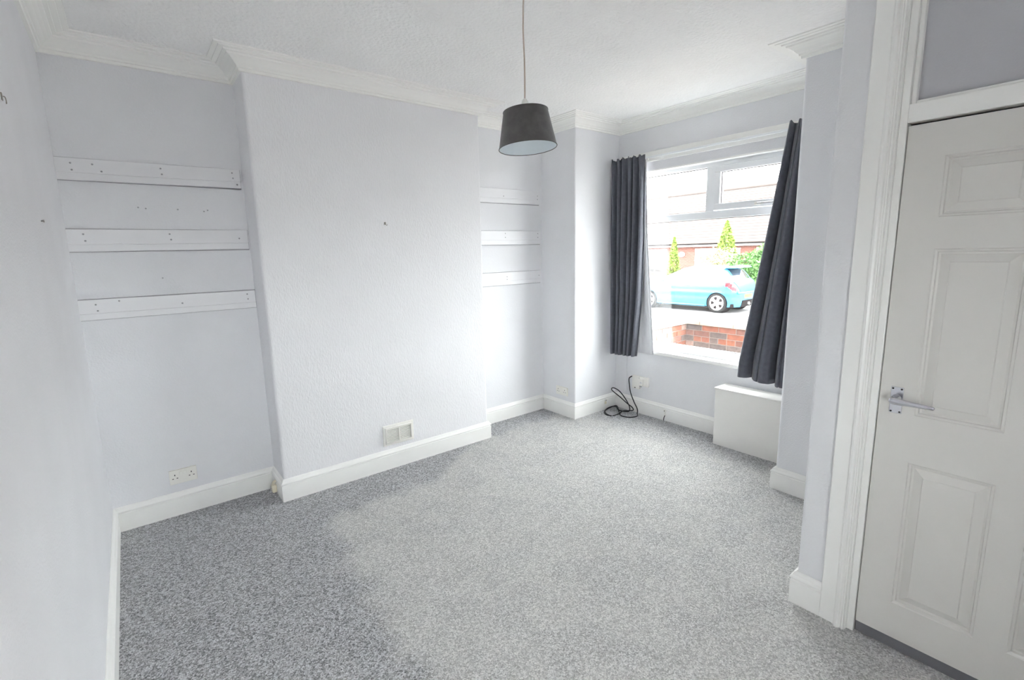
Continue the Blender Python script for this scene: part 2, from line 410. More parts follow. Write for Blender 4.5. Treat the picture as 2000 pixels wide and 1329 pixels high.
def gas_block():
    e = empty('pipe_stub', (XA-PS, 3.475, .0))
    box('block', -.030, 0, -.016, .016, .012, .068, PLASTC, e, .006)
    bm = bmesh.new()
    tube('pipe', catmull([(-.016,0,.060),(-.018,-.002,.078),(-.010,-.002,.088),(0.0,-.002,.090)], 5), .010, PLASTC, e, 10)
    tag(e, 'small cream pipe stub at the foot of the chimney breast side', 'fitting')
gas_block()

def phone_box():
    e = empty('telephone_socket', (X2, 2.838, .245)); e.rotation_euler.z = -math.pi/2   # local x = -y world
    box('main_box', -.090, -.004, -.032, 0, .0, .128, PLAST, e, .004)
    box('side_box', -.006, .092, -.026, 0, .036, .126, PLAST, e, .004)
    box('cover', -.018, .040, -.036, -.024, .040, .104, PLAST, e, .003)
    box('port', -.060, -.046, -.0335, -.031, .006, .014, DARK, e)
    box('port', .0, .022, -.0345, -.024, .028, .040, mat('port_grey', (.35,.36,.38), .5), e)
    box('badge', .006, .026, -.0368, -.0355, .066, .076, mat('port_pale', (.62,.63,.66), .5), e)
    tag(e, 'white telephone socket box on the wall below the window', 'socket')
phone_box()

def hook(name, origin, axis, label):
    e = empty(name, origin)
    if axis == 'x':
        pts = [(0,0,.007),(.007,0,.007),(.009,.0,.0),(.009,.003,-.008),(.008,.007,-.010),(.008,.010,-.004)]
    else:
        pts = [(0,0,.008),(0,-.010,.008),(0,-.012,0),(.004,-.012,-.008),(.010,-.012,-.008),(.012,-.012,0)]
    tube('hook_wire', catmull(pts, 5), .0016, STEEL, e, 6)
    if axis == 'x': box('hook_plate', 0, .003, -.006, .006, -.004, .018, STEEL, e, .001)
    else: box('hook_plate', -.006, .006, -.003, 0, -.004, .014, STEEL, e, .001)
    tag(e, label, 'hook')
hook('picture_hook', (0, 2.171, 2.083), 'x', 'small bent metal hook high on the side wall')
hook('picture_hook', (1.722, YC, 1.817), 'y', 'tiny metal picture hook high on the chimney breast')
lathe_m = Matrix.Translation((0, 2.597, 1.757)) @ Matrix.Rotation(math.pi/2, 4, 'Y')
tag(lathe('nail', [(0,.010),(.005,.009),(.005,.007),(.002,.006),(.002,0)], STEEL, None, 10, lathe_m), 'single dark nail in the side wall beside the middle batten', 'nail')
plugs = [(.33,1.905),(.365,1.90),(.52,1.90),(.655,1.893),(.675,1.900),(.40,1.497)]
for x, z in plugs:
    mt = Matrix.Translation((x, YB, z)) @ Matrix.Rotation(math.pi/2, 4, 'X')
    lathe('filler_spot', [(0,.001),(.004,.001),(.0045,0)], mat('filler_grey', (.45,.45,.48), .8), wb, 10, mt)
tag(tube('painted_cable', catmull([(X2-.004,2.985,.60),(X2-.008,3.012,.515),(X2-.004,3.014,.48),(X2-.004,3.014,.33),(X2-.004,3.014,.155)], 5), .004, WALL), 'thin painted-over cable running down the wall beside the telephone socket', 'cable')

# ------------------------------------------------------------------ black coiled cable
cab = [(X2-.012,2.9335,.362),(X2-.06,2.940,.345),(X2-.07,2.93,.29),(X2-.08,2.905,.21),(X2-.07,2.87,.12),(X2-.05,2.845,.05),(X2-.075,2.825,.012),
       (3.955,2.79,.008),(3.88,2.82,.007),(3.86,2.90,.007),(3.93,2.985,.007),(4.01,3.06,.012),(4.03,3.10,.022),(3.97,3.115,.016),(3.88,3.108,.009),(3.81,3.07,.007),(3.775,3.01,.007),
       (3.80,2.955,.007),(3.88,2.94,.014),(3.96,2.96,.016),(4.02,2.93,.014),(4.045,2.90,.022),(4.03,2.905,.055),(3.995,2.94,.095),(3.985,3.02,.145),(3.98,3.095,.182),(3.98,3.122,.204),(3.985,3.098,.220),(3.99,3.03,.200),(4.0,2.965,.135),(4.0,2.915,.07),(3.985,2.90,.030),(3.97,2.93,.016),
       (3.95,3.00,.018),(3.99,3.075,.030),(3.93,3.11,.022),(3.84,3.085,.016),(3.79,3.03,.012),(3.775,2.975,.010),(3.775,2.945,.009)]
def coax():
    e = empty('coaxial_cable', (3.9, 2.95, 0))
    cp = [Vector(p)-Vector((3.9,2.95,0)) for p in catmull(cab, 6)]
    tube('cord', cp, .0052, RUBBER, e, 8)
    d = (cp[-1]-cp[-4]).normalized()
    tube('plug', [cp[-1]-d*.004, cp[-1]+d*.010, cp[-1]+d*.012, cp[-1]+d*.026], [.0066,.0066,.0048,.0048], CHROME, e, 10)
    tag(e, 'loosely coiled black cable lying on the carpet in the bay corner', 'cable')
coax()

# ------------------------------------------------------------------ window
XF = X2 + .075     # inner face of the frame
XO = X2 + .145
win = empty('window_1', (X2, (WY0+WY1)/2, WZ0))
struct(win, 'white framed bay window with small opening vent over one large pane', 'window')
win_o = Vector(win.location)
def wbox(name, x0, x1, y0, y1, z0, z1, m, parent=win, bev=0.004):
    return box(name, x0-win_o.x, x1-win_o.x, y0-win_o.y, y1-win_o.y, z0-win_o.z, z1-win_o.z, m, parent, bev)
YM0, YM1 = 2.226, 2.298
wbox('frame_head', XF, XO, WY0, WY1, 2.254, WZ1, UPVC)
wbox('frame_bottom', XF, XO, WY0, WY1, WZ0, .714, UPVC)
wbox('frame_jamb', XF, XO, WY0, WY0+.06, .714, 2.254, UPVC)
wbox('frame_jamb', XF, XO, WY1-.06, WY1, .714, 2.254, UPVC)
wbox('transom', XF, XO, WY0+.06, WY1-.06, 1.836, 1.898, UPVC)
wbox('mullion', XF, XO, YM0, YM1, 1.898, 2.254, UPVC)
# beads/gaskets round the fixed panes
def pane(y0, y1, z0, z1, x=XF+.03):
    g = wbox('pane', x, x+.006, y0-.006, y1+.006, z0-.006, z1+.006, GLASS, bev=0)
    t = .005
    for a in ((y0,y1,z0,z0+t),(y0,y1,z1-t,z1),(y0,y0+t,z0+t,z1-t),(y1-t,y1,z0+t,z1-t)):
        wbox('gasket', x-.006, x-.0005, *a, GASK, bev=0)
pane(WY0+.06, WY1-.06, .714, 1.836)
pane(YM1, WY1-.06, 1.898, 2.254)
# opening sash
sy0, sy1, sz0, sz1 = WY0+.062, YM0-.004, 1.902, 2.250
SI = .052
sash = wbox('sash', XF-.018, XF+.045, sy0, sy1, sz0, sz0+SI, UPVC)
for a in ((sy0,sy1,sz1-SI+.006,sz1),(sy0,sy0+SI,sz0+SI,sz1-SI+.006),(sy1-SI,sy1,sz0+SI,sz1-SI+.006)):
    wbox('sash', XF-.018, XF+.045, *a, UPVC)
pane(sy0+SI, sy1-SI, sz0+SI, sz1-SI+.006, XF+.012)
hd = wbox('sash_handle', XF-.030, XF-.018, 1.835, 1.885, 1.915, 1.937, PLAST, bev=.004)
hl = wbox('lever', XF-.046, XF-.032, 1.735, 1.860, 1.919, 1.931, CHROME, parent=hd, bev=.004)
# reveal lining, sill
sill = wbox('sill', X2-.032, XF+.01, WY0-.07, WY1+.07, .617, WZ0, TRIM, bev=.006)
wbox('reveal_lining', X2-.002, XF, WY0, WY0+.012, WZ0, WZ1, TRIM, bev=.001)
wbox('reveal_lining', X2-.002, XF, WY1-.012, WY1, WZ0, WZ1, TRIM, bev=.001)
wbox('reveal_lining', X2-.002, XF, WY0+.012, WY1-.012, WZ1-.012, WZ1, TRIM, bev=.001)
# curtain board and track
cbd = empty('curtain_rail_board', (X2, 2.25, 2.372))
box('board', -.022, 0, -.88, .88, 0, .086, TRIM, cbd, .003)
box('rail', -.040, -.022, -.87, .87, .028, .044, UPVC, cbd, .003)
for k in range(12):
    yy = -.86+k*.01 if k < 5 else .55+(k-5)*.048
    box('glider', -.046, -.026, yy-.003, yy+.003, .010, .030, PLAST, cbd, .001)
tag(cbd, 'long white board with a slim curtain rail above the window', 'curtain rail')

# ------------------------------------------------------------------ curtains
def lerp_table(tab, z):
    tab = sorted(tab)
    if z <= tab[0][0]: return tab[0][1]
    for (a, va), (b, vb) in zip(tab, tab[1:]):
        if z <= b:
            t = (z-a)/(b-a); return va+(vb-va)*t
    return tab[-1][1]
def curtain_mesh(name, m, parent, org, e0, e1, z0f, z1, xc, folds, amp, phase, nu=110, nv=48, jitter=0.3, thick=.004, head=0.0, xf=None):
    rnd = random.Random(5+folds)
    ph = [rnd.uniform(-jitter, jitter) for _ in range(folds+2)]
    bm = bmesh.new(); G = []
    for j in range(nv+1):
        row = []
        tz = j/nv
        for i in range(nu+1):
            s = i/nu
            zb = z0f(s)
            z = z1+(zb-z1)*tz
            y = lerp_table(e0, z)*(1-s)+lerp_table(e1, z)*s
            f = s*folds; k = int(min(folds-1, f))
            warp = f + 0.12*math.sin(2*math.pi*f*0.5+ph[k]*3)
            a = amp*(0.6+0.4*min(1, tz*2.5))*(1+0.35*ph[k])
            c = 1-2*abs(math.sin(math.pi*warp+phase/2))**.75
            x = xc + a*(c if abs(c) < 1 else c) + 0.15*a*math.sin(4*math.pi*warp+phase*1.7+tz*1.1)
            if xf: x += xf(tz, s)
            y += 0.006*math.cos(2*math.pi*warp+phase)
            if head and tz < 0.06:
                x += head*math.sin(2*math.pi*folds*3*s)*(1-tz/0.06)*0.6
                if j == 0: z += .009*math.sin(2*math.pi*folds*s+1)+.004*math.sin(2*math.pi*folds*2.3*s)
            row.append(bm.verts.new((x-org[0], y-org[1], z-org[2])))
        G.append(row)
    for j in range(nv):
        for i in range(nu): bm.faces.new((G[j][i], G[j][i+1], G[j+1][i+1], G[j+1][i]))
    o = fin(bm, name, m, parent, True)
    md = o.modifiers.new('thickness', 'SOLIDIFY'); md.thickness = thick; md.offset = 0
    return o
cl = empty('curtain', (X2-.09, 2.97, .58)); co_ = tuple(cl.location)
curtain_mesh('cloth', CURT, cl, co_, [(.58,3.125),(1.2,3.135),(2.43,3.148)], [(.58,2.835),(1.1,2.79),(1.7,2.775),(2.43,2.785)], lambda s: .575+.012*s, 2.425, X2-.105, 6, .036, .6, head=.010)
curtain_mesh('lining', LINING, cl, co_, [(.58,3.10),(2.43,3.10)], [(.60,2.665),(1.0,2.70),(1.7,2.765),(2.40,2.80)], lambda s: .62, 2.39, X2-.060, 4, .008, .2, nu=50, nv=30, thick=.002)
tag(cl, 'straight hanging charcoal curtain with pale lining beside the coiled cable', 'curtain')
cr = empty('curtain', (X2-.09, 1.55, .58)); co_ = tuple(cr.location)
curtain_mesh('cloth', CURT, cr, co_, [(.58,1.826),(.72,1.820),(1.68,1.685),(2.43,1.592)], [(.58,1.375),(2.43,1.39)], lambda s: .60-.035*s, 2.43, X2-.120, 3, .050, 2.2, head=.008, xf=lambda t, s: -.03*t)
curtain_mesh('lining', LINING, cr, co_, [(.60,1.862),(.75,1.856),(.95,1.785),(1.68,1.675),(2.43,1.58)], [(.60,1.42),(2.43,1.42)], lambda s: .64, 2.38, X2-.070, 3, .006, .4, nu=40, nv=30, thick=.002)
tag(cr, 'charcoal curtain gathered narrow at the top and flaring over the radiator cover', 'curtain')

# ------------------------------------------------------------------ radiator cover
rc = empty('radiator_cover', (3.972, 1.692, 0)); ox, oy = 3.972, 1.692
RX0, RX1, RY0, RY1 = 3.884, X2-.022, 1.385, 1.988
RCM = mat('cover_white', (.84,.83,.80), .4, var=(5,.03))
box('front_panel', RX0-ox, RX0+.018-ox, RY0-oy, RY1-oy, .0, .462, RCM, rc, .002)
for yy in (RY0, RY1-.018): box('side_panel', RX0+.018-ox, RX1-ox, yy-oy, yy+.018-oy, .0, .462, RCM, rc, .001)
box('top_shelf', RX0-.006-ox, RX1-ox, RY0-.004-oy, RY1+.008-oy, .462, .480, RCM, rc, .003)
tag(rc, 'plain white boxed radiator cover standing below the window', 'radiator cover')

# ------------------------------------------------------------------ door, frame, over-door panel
dr = empty('door_1', (XD, YDOOR-.381, 0)); struct(dr, 'white six panel door with chrome lever handle', 'door')
DW = .762; DZ0, DZ1 = .050, 2.0
def dl(y): return y-(YDOOR-.381)
DX = .004          # leaf face set just behind the wall face
cols = [(.485,.253),(.170,-.062)]
rows_ = [(1.682,1.886),(.966,1.574),(.198,.782)]
# stiles and rails as one leaf with openings
bm = bmesh.new()
ys = [YDOOR-.003, .485, .253, .170, -.062, DR0+.003]; zs = [DZ0,.198,.782,.966,1.574,1.682,1.886,DZ1]
for i in range(5):
    for j in range(7):
        if i in (1,3) and j in (1,3,5): continue
        y1, y0, z0, z1 = dl(ys[i]), dl(ys[i+1]), zs[j], zs[j+1]
        v = [bm.verts.new(p) for p in ((DX,y1,z0),(DX,y0,z0),(DX,y0,z1),(DX,y1,z1))]; bm.faces.new(v)
bmesh.ops.remove_doubles(bm, verts=bm.verts[:], dist=1e-5)
ext = bmesh.ops.extrude_face_region(bm, geom=bm.faces[:])
bmesh.ops.translate(bm, vec=(.038,0,0), verts=[g for g in ext['geom'] if isinstance(g, bmesh.types.BMVert)])
fin(bm, 'leaf', DOORM, dr)
for (y1, y0) in cols:
    for (z0, z1) in rows_:
        bm = bmesh.new(); R_ = []
        for o, x in ((0,DX),(.003,DX+.004),(.009,DX+.006),(.012,DX+.013),(.018,DX+.015),(.044,DX+.004),(.047,DX+.001)):
            R_.append([bm.verts.new(p) for p in ((x,dl(y1)-o,z0+o),(x,dl(y0)+o,z0+o),(x,dl(y0)+o,z1-o),(x,dl(y1)-o,z1-o))])
        for a, b in zip(R_, R_[1:]):
            for i in range(4): bm.faces.new((a[i], a[(i+1)%4], b[(i+1)%4], b[i]))
        bm.faces.new(R_[-1])
        bk = [bm.verts.new((DX+.03, v.co.y, v.co.z)) for v in R_[0]]
        for i in range(4): bm.faces.new((R_[0][i], bk[i], bk[(i+1)%4], R_[0][(i+1)%4]))
        bm.faces.new(bk[::-1])
        fin(bm, 'panel', DOORM, dr)
box('draught_strip', .006, .040, dl(DR0)+.003, dl(YDOOR)-.003, .004, DZ0, VINYL, dr, .002)
# lever handle
hp = box('handle_plate', DX-.005, DX, dl(.559), dl(.521), .964, 1.066, CHROME, dr, .0018)
hp.parent = dr
for yy in (.553,.527):
    for zz in (.971,1.059):
        mt = Matrix.Translation((DX-.005, dl(yy), zz)) @ Matrix.Rotation(-math.pi/2, 4, 'Y')
        lathe('screw', [(0,.0008),(.0035,.0006),(.0035,-.0005)], mat('screw_dark',(.06,.06,.06),.4,metal=.6), hp, 12, mt)
mt = Matrix.Translation((DX-.005, dl(.540), 1.022)) @ Matrix.Rotation(-math.pi/2, 4, 'Y')
lv = lathe('lever_neck', [(0,.048),(.008,.048),(.009,.040),(.009,.010),(.015,.003),(.016,-.001)], CHROME, hp, 24, mt)
bm = bmesh.new(); secs = []
for t, ry, rz, dz in ((-.013,.004,.004,0),(-.009,.007,.011,0),(0,.008,.0135,0),(.018,.0075,.0125,-.001),(.045,.0065,.010,-.0015),(.075,.0055,.0085,-.002),(.094,.005,.0075,-.003),(.098,.004,.0058,-.003),(.102,.005,.007,-.003),(.113,.0048,.0066,-.003),(.117,.003,.004,-.003)):
    secs.append([bm.verts.new((DX-.050+ry*math.cos(a), dl(.540)-t, 1.022+dz+rz*math.sin(a))) for a in [2*math.pi*k/16 for k in range(16)]])
for a, b in zip(secs, secs[1:]):
    for k in range(16): bm.faces.new((a[k], a[(k+1)%16], b[(k+1)%16], b[k]))
bm.faces.new(secs[0]); bm.faces.new(secs[-1])
fin(bm, 'lever', CHROME, hp, True)

# frame: moulded architrave swept vertically, head, jambs, over-door panel
fr = empty('trim_15', (XD, YDOOR-.381, 0)); struct(fr, 'white moulded door frame rising to the ceiling with a grey panel over the door', 'door frame')
# profile (distance from outer edge, projection)
AP = [(0,0),(0,.018),(.003,.020),(.054,.021),(.058,.024),(.061,.034),(.068,.037),(.075,.034),(.079,.026),(.083,.025),(.086,.031),(.091,.031),(.094,.022),(.097,.020),(.098,0)]
def arch(y_out, sgn, z0, z1):
    bm = bmesh.new()
    a = [bm.verts.new((-p, dl(y_out)-sgn*d, z0)) for d, p in AP]; b = [bm.verts.new((-p, dl(y_out)-sgn*d, z1)) for d, p in AP]
    for j in range(len(AP)-1): bm.faces.new((a[j], a[j+1], b[j+1], b[j]))
    bm.faces.new(a); bm.faces.new(b)
    return fin(bm, 'architrave', TRIM, fr)
arch(YARCH, 1, 0, H); arch(DR0-.121, -1, 0, H)
ji = YARCH-.098
box('jamb', -.006, .10, dl(YDOOR), dl(ji), 0, H, TRIM, fr, .002)
box('jamb', -.006, .10, dl(DR0-.023), dl(DR0), 0, H, TRIM, fr, .002)
box('head_rail', -.006, .10, dl(DR0), dl(YDOOR), DZ1+.010, 2.072, TRIM, fr, .002)
OZ0 = 2.072
box('over_panel', .040, .055, dl(DR0), dl(YDOOR), OZ0, H, ALCP, fr)
for a in ((dl(YDOOR)-.014, dl(YDOOR), OZ0, H), (dl(DR0), dl(DR0)+.014, OZ0, H), (dl(DR0)+.014, dl(YDOOR)-.014, OZ0, OZ0+.012)):
    box('bead', .010, .040, *a, TRIM, fr, .004)
# stop behind the leaf keeps the gap dark
box('stop', .045, .060, dl(DR0), dl(YDOOR), 0, DZ1+.012, mat('gap_dark',(.03,.03,.035),.8), fr)

# ------------------------------------------------------------------ pendant lamp
LP = Vector((1.726, 1.795, 2.217))        # top of the shade
pl = empty('pendant_lamp', (LP.x, LP.y, H))
po = Vector(pl.location)
tilt = Matrix.Rotation(math.radians(-3.0), 4, Vector((Fv.x, Fv.y, 0)).normalized()) @ Matrix.Rotation(math.radians(-2.5), 4, Vector((R2.x, R2.y, 0)).normalized())
base = Matrix.Translation(LP-po) @ tilt
rt, rb_, hh = .100, .131, .157
lathe('shade', [(rt,0),(rb_,-hh),(rb_+.001,-hh-.001),(rb_-.0015,-hh-.001)] , SHADE, pl, 72, base)
lathe('shade_lining', [(rt-.0022,-.001),(rb_-.0022,-hh+.0005)], SHADEIN, pl, 72, base)
for nm_ in ('shade', 'shade_lining'): pass
# remove caps made by lathe on the open cones
for o in list(pl.children):
    if o.name.startswith('shade'):
        bm = bmesh.new(); bm.from_mesh(o.data)
        bmesh.ops.delete(bm, geom=[f for f in bm.faces if len(f.verts) > 8], context='FACES')
        bm.to_mesh(o.data); bm.free()
        for p in o.data.polygons: p.use_smooth = True
def ring(name, R, z, r, m, par):
    tube(name, [base @ Vector((R*math.cos(a), R*math.sin(a), z)) for a in [2*math.pi*k/48 for k in range(49)]], r, m, par, 6, False)
ring('top_rim', rt, 0, .0022, SHADE, pl); ring('bottom_rim', rb_, -hh, .0022, SHADE, pl)
ring('spider_ring', .023, -.016, .0025, PLAST, pl)
for k in range(3):
    a = 2*math.pi*k/3+.4
    tube('spider_arm', [base @ Vector((.021*math.cos(a), .021*math.sin(a), -.016)), base @ Vector((rt*.97*math.cos(a), rt*.97*math.sin(a), -.010))], .0018, PLAST, pl, 6)
lathe('lamp_holder', [(.004,.056),(.008,.053),(.013,.044),(.0155,.038),(.0165,.034),(.0175,.010),(.018,.006),(.018,-.016),(.014,-.018),(.014,-.050),(.010,-.052)], PLAST, pl, 28, base)
top = base @ Vector((0,0,.050))
fl = catmull([top+Vector((0,0,-.004)), top+Vector((.002,0,.05)), top+Vector((.004,.002,.16)), top+Vector((.001,.004,.30)), Vector((0,0,-.03))], 8)
tube('flex', fl, .0036, FLEXM, pl, 10)
lathe('ceiling_rose', [(.006,-.034),(.012,-.032),(.020,-.022),(.034,-.018),(.040,-.012),(.041,0)], PLAST, pl, 32)
tag(pl, 'dark grey velvet tapered pendant shade hanging on a beige flex', 'lamp')

# ================================================================== outside
GZ = -.45
ASPH = mat('asphalt', (.24,.24,.245), .9, bump=(60,.3,.004), var=(8,.2))
PAVE = mat('pavement_stone', (.48,.46,.43), .9, var=(3,.2))
GARD = mat('garden_paving', (.42,.39,.36), .9, var=(4,.25))
EXTB = mat('rendered_front', (.30,.14,.10), .9, var=(5,.2))
struct(box('ground_garden', X2+.25, 6.3, -6, 16, GZ-.1, -.30, GARD), 'front garden paving between the window and low brick wall', 'ground')
struct(box('ground_back', -8, X2+.25, -14, YN-.1, -.25, -.08, PAVE), 'pale patio behind the house', 'ground')
struct(box('ground_pavement', 6.3, 8.6, -12, 40, GZ-.1, GZ+.08, PAVE), 'pale pavement beyond the low brick wall', 'ground')
struct(box('ground_road', 8.6, 17.2, -12, 40, GZ-.2, GZ, ASPH), 'grey road where the blue car is parked', 'ground')
struct(box('ground_far', 17.2, 60, -20, 70, GZ-.2, GZ+.06, PAVE), 'pale ground in front of the bungalow', 'ground')
# front of the house (outer skin above and beside the room)
bm = bmesh.new()
abox(bm, X2+.02, X2+.25, -8, 12, H+.1, 5.6)
abox(bm, X2+.02, X2+.25, -8, YN-.1, -.5, H+.1)
abox(bm, X2+.02, X2+.25, YB+.1, 12, -.5, H+.1)
struct(fin(bm, 'wall_front', EXTB), 'brick front of the house above and beside the window')

# ---- low brick garden wall
BR = mat('wall_brick', (.3,.1,.07), .9, bump=(90,.5,.003), var=(22,.45),
         rnd=[(.27,.105,.07),(.25,.12,.09),(.19,.09,.07),(.29,.115,.07),(.15,.12,.11),(.34,.23,.19),(.27,.10,.06),(.12,.10,.095)])
MORT = mat('mortar', (.22,.19,.17), .95, bump=(120,.4,.002))
COPM = mat('coping_stone', (.42,.33,.27), .85, bump=(70,.3,.003), var=(6,.25))
def garden_wall():
    WX0, WX1 = 6.10, 6.31; WT = .60; YE0, YE1 = .2, 3.60
    e = empty('garden_wall', (6.2, 2.0, GZ)); o = Vector(e.location)
    tag(e, 'low weathered red brick garden wall with stone coping outside the window', 'wall')
    bx_ = lambda n, a, b, c, d, f, g, m: box(n, a-o.x, b-o.x, c-o.y, d-o.y, f-o.z, g-o.z, m, e)
    bx_('mortar_core', WX0+.008, WX1, YE0, YE1, GZ, WT, MORT)
    bx_('mortar_core', X2+.26, WX0+.008, YE1-.002, YE1+.20, GZ, WT, MORT)
    hb = .065; pitch_ = .075
    bmf = bmesh.new(); abox(bmf, 0, .1, -.107, .107, 0, hb); bmesh.ops.bevel(bmf, geom=bmf.edges[:], offset=.004, segments=1, affect='EDGES')
    me = bpy.data.meshes.new('brick'); bmf.to_mesh(me); bmf.free(); me.materials.append(BR)
    bmf = bmesh.new(); abox(bmf, 0, .1, -.051, .051, 0, hb); bmesh.ops.bevel(bmf, geom=bmf.edges[:], offset=.004, segments=1, affect='EDGES')
    mh = bpy.data.meshes.new('brick_header'); bmf.to_mesh(mh); bmf.free(); mh.materials.append(BR)
    rnd = random.Random(3)
    nc = int((WT-GZ)/pitch_)
    for c in range(nc):
        z = WT-.010-hb-c*pitch_
        y = YE1-.006; first = True
        while y > YE0+.23:
            head = (c % 4 == 2) or (first and c % 2 == 1)
            wd = .102 if head else .215
            ob = bpy.data.objects.new('brick', mh if head else me); COL.objects.link(ob); ob.parent = e
            ob.location = (WX0-o.x+rnd.uniform(-.002,.003), y-wd/2-o.y, z-o.z)
            y -= wd+.010; first = False
        x = WX0-.004
        first = True
        while x > X2+.5:
            head = first and c % 2 == 0
            wd = .102 if head else .215
            ob = bpy.data.objects.new('brick', mh if head else me); COL.objects.link(ob); ob.parent = e
            ob.rotation_euler.z = math.pi/2
            ob.location = (x-wd/2-o.x, YE1+rnd.uniform(-.012,-.008)-o.y, z-o.z)
            x -= wd+.010; first = False
    y = YE1+.22
    while y > YE0:
        y2 = max(YE0, y-.44)
        bx2 = box('coping_stone', WX0-.045-o.x, WX1+.045-o.x, y2+.006-o.y, y-o.y, WT-o.z, WT+.055-o.z, COPM, e, .008)
        y = y2
    x = WX0-.05
    while x > X2+.4:
        box('coping_stone', x-.44+.006-o.x, x-o.x, YE1-.045-o.y, YE1+.245-o.y, WT-o.z, WT+.055-o.z, COPM, e, .008); x -= .44
garden_wall()

# ---- car
CARP = mat('car_blue_paint', (.03,.19,.36), .35, coat=.35)
CARG = mat('car_glass', (.02,.025,.03), .04, spec=1.0, coat=1.0)
TYRE = mat('tyre_rubber', (.02,.02,.02), .9, spec=.15)
RIM = mat('alloy_rim', (.62,.62,.63), .35, metal=.6)
TAIL = mat('tail_lamp_red', (.45,.02,.03), .2, coat=1.0)
PLATE = mat('plate_yellow', (.75,.50,.04), .5)
BLACKP = mat('black_trim', (.015,.012,.012), .9, spec=.08)
def car():
    e = empty('hatchback_car', (15.62, 7.86, GZ)); e.rotation_euler.z = math.radians(2.5); e.scale = (.97,.97,1.0)
    tag(e, 'bright blue hatchback car parked across the road', 'car')
    top = [(-.64,.66),(-.60,.80),(-.54,.94),(-.44,1.08),(-.30,1.26),(-.20,1.37),(-.08,1.42),(.25,1.46),(.7,1.485),(1.05,1.47),(1.4,1.40),(1.7,1.27),(2.1,1.08),(2.35,.98),(2.7,.92),(3.05,.82),(3.22,.70),(3.32,.52)]
    def T(y):
        for (a, va), (b, vb) in zip(top, top[1:]):
            if y <= b: return va+(vb-va)*max(0, (y-a))/(b-a)
        return top[-1][1]
    def W(y):    # half width at the waist
        w = .845
        if y < -.25: w -= .33*((-.25-y)/.39)**2.2
        if y > 2.3: w -= .40*((y-2.3)/1.02)**2.2
        return w
    def WT(y):   # half width of the roof edge
        w = .54
        if y < -.1: w = .54+.10*min(1, (-.1-y)/.4)
        if y > 1.4: w = .54+.18*min(1, (y-1.4)/.9)
        return min(w, W(y)*.93)
    NY = 84; ysn = [-.64+3.96*i/NY for i in range(NY+1)]
    ARCHES = [(0,.30,.345),(2.51,.30,.345)]
    grid = []
    for y in ysn:
        t = T(y); w = W(y); wt = WT(y); zb = .20
        belt = min(.93+.05*max(0, (1.0-y))*.5, t-.03)
        col = []
        nl = 18
        for k in range(nl+1):
            f = k/nl; z = zb+(belt-zb)*f
            b = w*(1-.055*(1-f)**2-.03*max(0, (f-.8)/.2)**2)
            b += .014*math.exp(-((z-.62)/.05)**2) - .010*math.exp(-((z-.50)/.05)**2)
            col.append((b, z))
        w0 = col[-1][0]; te = t-.055 if t-belt > .1 else belt+(t-belt)*.5
        for k in range(1, 7):
            f = k/6; col.append((w0+(wt-w0)*f+.03*math.sin(math.pi*f), belt+(te-belt)*f))
        for k in range(1, 9):
            f = k/8; a = f*math.pi/2
            col.append((wt*(1-f), te+(t-te)*math.sin(a)**.8))
        grid.append([(x, y, z) for x, z in col])
    NR = len(grid[0])
    def classify(i, j):
        c = [grid[i][j], grid[i+1][j], grid[i+1][j+1], grid[i][j+1]]
        y = sum(p[1] for p in c)/4; z = sum(p[2] for p in c)/4; x = sum(p[0] for p in c)/4
        t = T(y)
        if 19 <= j <= 22 and -.02 < y < 1.98 and t > 1.12 and not .83 < y < .93: return 'side_window'
        if 18 <= j <= 22 and y <= -.30: return 'body'
        if j >= 25 and -.47 < y < -.17: return 'rear_window'
        if j >= 25 and 1.45 < y < 2.28: return 'windscreen'
        if -.56 < y < -.28 and j in (12,13,14,15,16,17) and abs(z-(.85+(y+.42)*.6)) < .085: return 'tail_lamp'
        return 'body'
    for sgn in (-1, 1):
        cats = {}
        for i in range(NY):
            for j in range(NR-1): cats.setdefault(classify(i, j), []).append((i, j))
        for cat_, fl_ in cats.items():
            bm = bmesh.new(); V = {}; inside = set()
            def gv(i, j):
                if (i, j) not in V:
                    x, y, z = grid[i][j]
                    for ay, az, ar in ARCHES:
                        d = math.hypot(y-ay, z-az)
                        if d < ar and j <= 18:
                            inside.add((i, j))
                            if d < 1e-4: d = 1e-4; y += 1e-4
                            y, z = ay+(y-ay)*ar/d, az+(z-az)*ar/d
                            if z < .19: z = .19
                    off = .006 if cat_ in ('tail_lamp',) else 0
                    V[(i, j)] = bm.verts.new((sgn*(x+off), y, z))
                return V[(i, j)]
            for i, j in fl_:
                vs_ = [gv(i, j), gv(i+1, j), gv(i+1, j+1), gv(i, j+1)]
                if all(k in inside for k in ((i,j),(i+1,j),(i+1,j+1),(i,j+1))): continue
                try: bm.faces.new(vs_)
                except ValueError: pass
            if cat_ == 'body':
                for ii in (0, NY):
                    pts = [V[(ii, j)] for j in range(NR) if (ii, j) in V]
                    c0 = bm.verts.new((0, grid[ii][0][1], .2))
                    try: bm.faces.new(pts+[c0])
                    except ValueError: pass
            bmesh.ops.remove_doubles(bm, verts=bm.verts[:], dist=1e-5)
            m_ = {'body': CARP, 'side_window': CARG, 'rear_window': CARG, 'windscreen': CARG, 'tail_lamp': TAIL}[cat_]
            fin(bm, cat_, m_, e, True)
    # underside and wheel wells
    box('underbody', -.76, .76, -.5, 3.15, .17, .30, BLACKP, e, .02)
